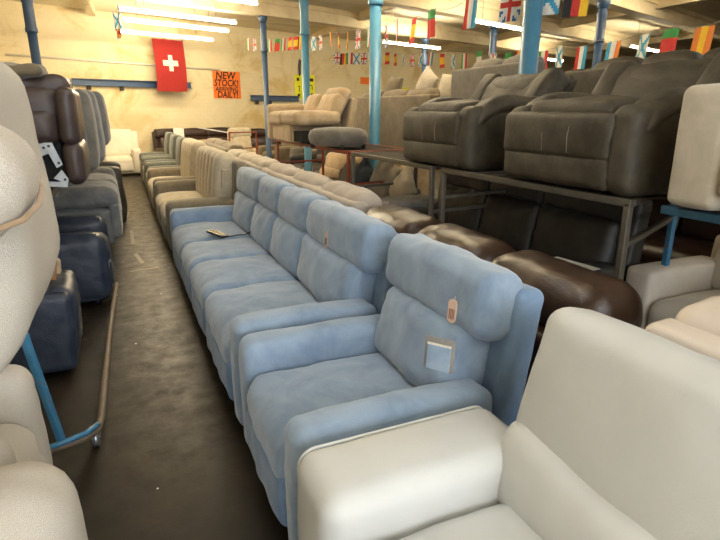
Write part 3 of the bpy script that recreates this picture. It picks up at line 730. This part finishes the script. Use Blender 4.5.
# grey fabric sofa
rack('low steel stand under the grey fabric sofa on the left', -.95, -.25, 6.1, 7.5, .28, M['rack_steel'], lowbars=False)
seating('recliner_sofa', 'mid grey fabric recliner sofa on the lower level left of the aisle', 'sofa', (-.09, 7.75, .285), PI, [.74,.74], M['grey_fab'], aw=.22, arms=(1,0), D=.95, sz=.56, az=.62,
        bz=.74, head=False, wr=.012, armr=.08, z0=-.02, feet=False)
rack('steel rack under the brown leather recliner', -1.1, -.42, 3.75, 4.55, 1.14, M['rack_steel'], lowbars=False, fl=.35)
rack('steel rack under the upper grey recliners', -1.1, -.36, 4.75, 7.4, 1.12, M['rack_steel'], lowbars=False, fl=.35)
# brown leather recliner with exposed mechanism
r = empty('recliner_armchair', (-.215, 3.72, 1.15), 0, 'plum brown leather recliner on the upper left rack with its metal mechanism exposed', 'armchair')
bl = M['brown_leather2']
soft('back_cushion', bl, r, (-.30, .36, .47), (.42, .62, .22), .07, (0,0,.01), wr=.010)
soft('seat_cushion', bl, r, (-.28, .10, .36), (.34, .14, .22), .06, (0,.02,0), wr=.012, seed=2)
soft('front_roll', bl, r, (-.05, .36, .42), (.11, .68, .34), .05, (.01,.01,0), wr=.006, seed=3)
soft('front_roll', bl, r, (-.05, .36, .14), (.11, .66, .26), .05, (.01,.01,0), wr=.006, seed=4)
soft('cavity_shade', M['cavity_dark'], r, (-.34, .40, .15), (.46, .60, .26), .03, n=4)  # black box in place of the dark hollow behind the mechanism
def plate(pts, y, holes=()):
    q = MB(); q.prism(pts, 1, y-.003, y+.003); o = q.build('mechanism_plate', M['steelplate'], r)
    for h in holes:
        k = MB(); k.tube([(h[0], y-.006, h[1]), (h[0], y+.006, h[1])], .008, 8); k.build('rivet', M['black'], o)
plate([(-.20,.27),(-.15,.27),(-.11,.14),(-.145,.12)], .03, ((-.17,.25),(-.13,.15)))
plate([(-.26,.25),(-.16,.30),(-.14,.22),(-.22,.19)], .05, ((-.2,.24),))
plate([(-.17,.06),(-.12,.11),(-.09,.05),(-.10,.02)], .03, ((-.11,.05),))
plate([(-.30,.21),(-.24,.27),(-.22,.23),(-.27,.17)], .06)
q = MB(); q.bar((-.36,.03,.04), (-.1,.03,.02), .03); q.bar((-.34,.05,.02), (-.22,.02,.14), .012); q.bar((-.3,.05,.02), (-.28,.03,.2), .01); q.build('mechanism_frame', M['steelplate'], r)
soft('motor', M['black'], r, (-.27,.08,.12), (.12,.08,.10), .02, n=2)
# dark bundle on top
soft_ = soft('folded_seat_back', M['brown_leather2'], None, (-.46, 4.35, 1.75), (.40, .60, .13), .05, (0,0,.02), wr=.015); tag(soft_, 'brown leather seat back lying on top of the upper brown recliner', 'seat back')
soft_ = soft('folded_blanket', M['taupe'], None, (-.56, 4.2, 1.84), (.34, .5, .06), .025, (0,0,.02), wr=.02); tag(soft_, 'crumpled taupe fabric cover on top of the upper left stack', 'cover')

def tipped(label, x, y0, y1, z0, z1, mat, lean, tagged=False):
    r = empty('recliner_armchair', (x, y0, z0), (0, lean, 0), label, 'armchair', 'grey recliners on the upper left rack')
    W = y1-y0; H = z1-z0
    soft('arm', mat, r, (-.30, .09, H*.46), (.50, .18, H*.90), .08, (0,.01,.01), n=6, wr=.008)
    soft('arm', mat, r, (-.30, W-.09, H*.46), (.50, .18, H*.90), .08, (0,.01,.01), n=6, wr=.008)
    soft('footrest_panel', mat, r, (-.06, W/2, H*.50), (.13, W-.2, H*.98), .06, (.02,0,.01), n=6, wr=.008)
    soft('seat_cushion', mat, r, (-.32, W/2, H*.60), (.42, W-.34, .2), .06, (0,0,.02), n=6, wr=.008)
    if z0 > 1.2:
        for yy in (.08, W-.08):
            q = MB(); q.bar((-.10, yy, 1.125-z0), (-.14, yy, .03), .04); q.build('leg', M['wood'], r)
            q = MB(); q.bar((-.50, yy, 1.125-z0), (-.45, yy, .03), .04); q.build('leg', M['wood'], r)
    if tagged:
        q = MB(); q.box((-.1, -.018, H*.42), (.07, .004, .10)); q.build('paper_label', M['paper'], r)
    return r
tipped('olive grey fabric recliner on the upper left rack directly behind the brown one', -.175, 4.7, 5.3, 1.13, 1.76, M['grey_fab2'], .0)
tipped('grey fabric recliner with white label, middle of the upper left rack', -.14, 5.45, 6.1, 1.135, 1.78, M['grey_fab'], -.03, True)
tipped('blue grey fabric recliner, farthest on the upper left rack', -.09, 6.25, 7.2, 1.25, 1.80, M['grey_fab'], -.04)
seating('recliner_armchair', 'black leather armchair on the floor beyond the grey stack left of the aisle', 'armchair', (-.02, 9.3, .0), PI, [.6], M['charcoal2'], aw=.2, D=.9, bz=1.15, az=.85, sz=.6, n=6)

# ------------------------------------------------------------------ posters, flags
def rayp(px, py, D):
    r = (px-360)/F; u = (270-py)/F
    fw = math.cos(PITCH)+u*math.sin(PITCH); up = -math.sin(PITCH)+u*math.cos(PITCH)
    k = D/fw; R = r*k; return Vector((R*math.cos(YAW)+D*math.sin(YAW), -R*math.sin(YAW)+D*math.cos(YAW), HC+up*k))
def text(parent, body, x, z, size, mat, w=None):
    cu = bpy.data.curves.new('lettering', 'FONT'); cu.body = body; cu.size = size; cu.align_x = 'CENTER'; cu.extrude = .001; cu.offset = size*.022; cu.shear = .15
    cu.resolution_u = 3; t_ = bpy.data.objects.new('lettering_curve', cu); C.objects.link(t_); bpy.context.view_layer.update()
    me = bpy.data.meshes.new_from_object(t_.evaluated_get(bpy.context.evaluated_depsgraph_get())); bpy.data.objects.remove(t_)
    me.materials.clear(); me.materials.append(mat); o = bpy.data.objects.new('lettering', me); C.objects.link(o); o.parent = parent
    o.location = (x, -.006, z); o.rotation_euler = (PI/2, 0, 0)
    if w: o.scale = (w, 1, 1)
    return o
def poster(x0, x1, z0, z1, mat, label):
    a = on_wall(x0, .02); L = (x1-x0)/.9455; r = empty('poster', (a.x, a.y, z0), WA, label, 'poster')
    q = MB(); q.box((L/2, 0, (z1-z0)/2), (L, .004, z1-z0)); q.build('paper_sheet', mat, r); return r, L, z1-z0
r, L, H = poster(2.78, 3.66, 1.97, 2.75, M['orange'], 'orange poster with handwritten black words about new stock on back wall')
text(r, 'NEW', L*.45, H*.72, .30, M['ink'], .95); text(r, 'STOCK!', L*.47, H*.46, .265, M['ink'], .88)
text(r, 'ARRIVING', L*.48, H*.27, .18, M['ink'], .95); text(r, 'DAILY!', L*.50, H*.03, .26, M['ink'], .9)
r, L, H = poster(5.62, 6.42, 2.0, 2.78, M['yellow'], 'bright yellow poster with black marks half hidden by the pale blue post')
q = MB()
for x, z, w, h in ((.12,.62,.10,.10),(.62,.62,.16,.10),(.16,.40,.10,.03),(.16,.30,.03,.14),(.60,.44,.10,.03),(.64,.36,.03,.14),(.14,.12,.10,.08),(.62,.14,.10,.08)):
    q.box((x*L/.74, -.004, z), (w, .003, h)); q.build('marker_stroke', M['ink'], r); q = MB()
q.bm.free()
poster(8.45, 9.05, 2.56, 2.80, M['orange'], 'small orange poster beside the middle pale blue post')
poster(10.3, 10.9, 1.9, 2.5, M['yellow'], 'yellow poster at right of the distant dark blue post')
# dark hanging item beside the yellow poster
q = MB(); q.prism([(0,0),(.07,.05),(.09,.5),(.02,.55),(-.02,.3)], 1, -.01, .01); a = on_wall(5.78, .06)
tag(q.build('hanging_strap', M['brown_leather'], None, (a.x, a.y, 2.72), (0,0,WA)), 'dark brown strap hanging on the wall left of the yellow poster', 'strap')
# red flag with white cross
a = on_wall(.96, .5); fl = empty('hanging_flag', (a.x, a.y, 2.12), WA, 'large red flag with white cross hanging before the back wall', 'flag')
def waved(w, h, nx, nz, amp, name, mats, colf, parent, y=0.0, th=.004):
    bm_ = bmesh.new(); grid = {}
    for s_ in (0, 1):
        for i in range(nx+1):
            for j in range(nz+1):
                x, z = w*i/nx, h*j/nz
                yy = amp*math.sin(i/nx*9+.8*j/nz) + y + (s_*th)
                grid[s_, i, j] = bm_.verts.new((x+.02*math.sin(z*3), yy, z))
    for s_ in (0, 1):
        for i in range(nx):
            for j in range(nz):
                vs = [grid[s_,i,j], grid[s_,i+1,j], grid[s_,i+1,j+1], grid[s_,i,j+1]]
                f = bm_.faces.new(vs if s_ == 0 else vs[::-1]); f.material_index = colf((i+.5)/nx, (j+.5)/nz); f.smooth = True
    me = bpy.data.meshes.new(name); bm_.to_mesh(me); bm_.free()
    for m_ in mats: me.materials.append(m_)
    return mesh_obj(name, me, None, parent)
def cross(u, v):
    x = (u-.5)*.86; z = (v-.55)*1.33
    return 1 if (abs(x) < .068 and abs(z) < .21) or (abs(z) < .068 and abs(x) < .21) else 0
waved(.86, 1.33, 44, 68, .012, 'cloth', [M['red'], M['whitecloth']], cross, fl)
q = MB(); q.tube([(-.02,0,1.335),(.9,0,1.335)], .01, 8); q.build('flag_rod', M['cord'], fl)
for x in (.05,.82):
    q = MB(); q.tube([(x,0,1.34),(x,0,ZC-2.12)], .004, 6); q.build('hanging_string', M['cord'], fl)

FL = {  # (dir, colours): v = vertical bars, h = horizontal bars
 'it': ('v', 'f_green','f_white','f_red'), 'es': ('h2','f_red','f_yel','f_red'), 'nl': ('v','f_red','f_white','f_sky'), 'de': ('v','f_blk','f_red','f_yel'),
 'uk': ('uk',), 'pt': ('h','f_green','f_red','f_red'), 'fr': ('v','f_sky','f_white','f_org'), 'ie': ('h','f_green','f_white','f_org'), 'gr': ('x','f_white','f_sky','f_white'),
 'be': ('v','f_blk','f_yel','f_red'), 'ro': ('v','f_blue','f_yel','f_red'), 'sp': ('v','f_org','f_yel','f_org')}
def flag_mesh(kind):
    d = FL[kind]; w, h = .20, .28; nx, nz = 12, 12
    if kind == 'uk': mats = [M['f_blue'], M['f_white'], M['f_red']]
    else: mats = [M[c] for c in d[1:]]
    def cf(u, v):
        if kind == 'uk':
            if abs(u-.5) < .07 or abs(v-.5) < .07: return 2
            if abs(u-.5) < .13 or abs(v-.5) < .13: return 1
            if abs(u-v) < .09 or abs(u+v-1) < .09: return 1
            return 0
        if d[0] == 'v': return min(2, int(u*3))
        if d[0] == 'h2': return 1 if .25 < v < .75 else 0
        if d[0] == 'x': return 1 if abs(u-v) < .12 or abs(u+v-1) < .12 else 0
        return 2-min(2, int(v*3))
    o = waved(w, h, nx, nz, .008, 'flag_'+kind, mats, cf, None, th=.002)
    me = o.data; bpy.data.objects.remove(o)
    for v in me.vertices: v.co.z -= h; v.co.x -= w/2
    return me
FM = {k: flag_mesh(k) for k in FL}
def bunting(label, pts, marks, rotk=0):
    P = [rayp(*p) for p in pts]
    r = empty('bunting', P[0], 0, label, 'bunting', 'strings of flag bunting')
    fine = []
    for a, b in zip(P, P[1:]):
        for k in range(6):
            t = k/6; q = a.lerp(b, t); q.z -= .05*math.sin(PI*t); fine.append(q-P[0])
    fine.append(P[-1]-P[0])
    q = MB(); q.tube(fine, .0035, 5); q.build('cord', M['cord'], r)
    # flags at pixel x positions interpolated along points
    for (px, kind) in marks:
        for i in range(len(pts)-1):
            x0, x1 = pts[i][0], pts[i+1][0]
            if min(x0, x1) <= px <= max(x0, x1):
                t = (px-x0)/(x1-x0)
                iz = (1-t)/pts[i][2]*1.0 + t/pts[i+1][2]; t2 = (t/pts[i+1][2])/iz if True else t
                a, b = P[i], P[i+1]; q_ = a.lerp(b, t2); q_.z -= .05*math.sin(PI*t2)
                d = b-a
                o = bpy.data.objects.new('flag', FM[kind]); C.objects.link(o); o.parent = r
                o.location = q_-P[0]; o.rotation_euler = (random.uniform(-.1,.1), 0, math.atan2(d.y, d.x)+rotk+random.uniform(-.25,.25)); break
    return r
bunting('longest flag bunting, crossing two pale blue posts and rising to the top edge', [(244,38,15),(300,36,13.4),(330,32,11.8),(375,25,8.6),(400,17,7.2),(432,9,6.4),(471,-3,5.7),(510,-13,5.3),(550,-22,5.1),(590,-26,5.0),(640,-32,5.0)],
  [(248,'it'),(254,'uk'),(269,'it'),(277,'pt'),(283,'it'),(290,'es'),(296,'es'),(300,'be'),(313,'gr'),(320,'uk'),(330,'ro'),(338,'es'),(348,'be'),(358,'uk'),(369,'it'),(386,'uk'),(397,'it'),(414,'es'),(431,'pt'),(471,'nl'),(511,'uk'),(549,'gr'),(578,'de')])
bunting('string of flag bunting running above the charcoal recliners to the right edge', [(384,52,15),(430,52,12.6),(480,51,10.6),(520,50,9.2),(560,46,8.1),(600,40,7.3),(640,33,6.8),(676,26,6.3),(730,17,5.9)],
  [(387,'es'),(395,'es'),(403,'gr'),(412,'uk'),(421,'gr'),(431,'nl'),(442,'es'),(453,'gr'),(464,'it'),(479,'ie'),(493,'uk'),(508,'ie'),(520,'sp'),(543,'it'),(559,'gr'),(582,'nl'),(614,'fr'),(645,'gr'),(671,'pt'),(705,'sp')])
bunting('short far string of small flag bunting under the tube left of the middle post', [(334,51,15.5),(352,52,15.2),(369,51,14.9)], [(337,'uk'),(343,'de'),(349,'it'),(356,'gr'),(364,'uk')])
bunting('string of bunting seen end on, hanging beside the tube above the red flag', [(116,8,10.5),(117,15,12),(117.5,22,14),(118,26,15)],
  [(116.3,'gr'),(116.8,'it'),(117.2,'es'),(117.6,'sp'),(117.9,'nl')], .5)

# ------------------------------------------------------------------ small things
def hang_tag(label, x, y, z, w, h, rot, mat=None, wallet=False):
    r = empty('swing_tag' if not wallet else 'fabric_swatch_wallet', (x, y, z), rot, label, 'tag')
    if wallet:
        q = MB(); q.box((0,0,0), (.006, w, h)); q.build('clear_pocket', M['plastic_wrap'], r, bevel=.002)
        q = MB(); q.box((-.006,0.0,-.012), (.008, w*.78, h*.74)); q.build('fabric_swatch', M['blue'], r, bevel=.002)
        q = MB(); q.box((-.007,0,h*.30), (.008, w*.78, .006)); q.build('swatch_card_edge', M['paper'], r)
    else:
        q = MB(); q.prism(rrect(w/2, h/2, w*.45), 0, -.001, .001); q.build('card', M['tag'], r)
        q = MB()
        for k in range(4): q.box((-.0015, (k-1.5)*w*.17, -h*.12), (.001, w*.07, h*.42))
        q.build('print', M['tagink'], r)
        q = MB(); q.tube([(0,0,h*.4),(.01,0,h*.62)], .001, 5); q.build('string', M['cord'], r)
    return r
hang_tag('tan card tag pinned to the headrest of the blue armchair', .985, 1.47, .94, .036, .085, (0,.1,.35))
hang_tag('grey plastic wallet with blue fabric swatch hanging below the tan tag', .925, 1.445, .80, .11, .115, (0,.12,.6), wallet=True)
hang_tag('tan card tag on the near headrest of the long blue sofa', .975, 2.70, .93, .034, .09, (0,.1,0))
r = empty('recliner_control', (.72, 4.86, .53), .3, 'black and brass recliner control handset lying on the blue sofa seat', 'control handset')
q = MB(); q.box((0,0,.012), (.07,.30,.024)); q.build('housing', M['black'], r, bevel=.006)
for k in range(4):
    q = MB(); q.box((-.0, -.10+k*.07, .027), (.03,.03,.008)); q.build('button', M['gold'], r, bevel=.002)
q = MB(); q.tube([(.0,-.15,.012),(.06,-.2,.02),(.12,-.17,.015),(.16,-.22,.02),(.22,-.2,.03)], .006, 8); q.build('cable', M['black'], r)
q = MB(); q.box((0,0,0), (.10,.34,.003)); tag(q.build('paper_strip', M['paper'], None, (2.60, 2.53, .655), (0,0,.1)), 'white paper strip lying at the edge of the dark sofa behind the brown leather backs', 'paper')
q = MB(); q.box((0,0,0), (.004,.06,.20)); q.box((.035,0,.10), (.07,.06,.004)); o = q.build('label_band', M['tag'], None, (.945, 5.80, .915), (0,.1,0)); tag(o, 'pale pink strip label over the far headrest of the long blue sofa', 'label')
# floor litter and worn tape marks
for k, (x, y, l, a) in enumerate(((.02,7.6,.9,1.57),(-.02,9.2,.8,1.5),(.06,6.4,.5,1.7),(.1,5.9,.3,.2))):
    q = MB(); q.box((0,0,.0012), (l,.045,.002)); tag(q.build('tape_strip', M['rack_steel'], None, (x,y,0), (0,0,a)), 'worn strip of floor tape in the aisle '+('beside the grey stack','near the black armchair','beside the navy sofa','lying across the aisle')[k], 'floor tape', 'floor tape strips')
for k, (x, y) in enumerate(((-.02,2.2),(-.05,3.9),(.2,5.0),(-.1,6.3))):
    q = MB(); q.prism([(0,0),(.008,.001),(.009,.006),(.003,.008)], 2, .0005, .002); tag(q.build('paper_scrap', M['paper'], None, (x,y,0), (0,0,k)), 'tiny white paper scrap lying on the dark aisle floor', 'litter', 'paper scraps on the aisle floor')

# ------------------------------------------------------------------ world, view
w = bpy.data.worlds.new('world'); S.world = w; w.use_nodes = True
w.node_tree.nodes['Background'].inputs[0].default_value = (.9,.85,.75,1); w.node_tree.nodes['Background'].inputs[1].default_value = .015
S.view_settings.view_transform = 'Standard'; S.view_settings.look = 'None'; S.view_settings.gamma = 1
S.view_settings.exposure = 0.28
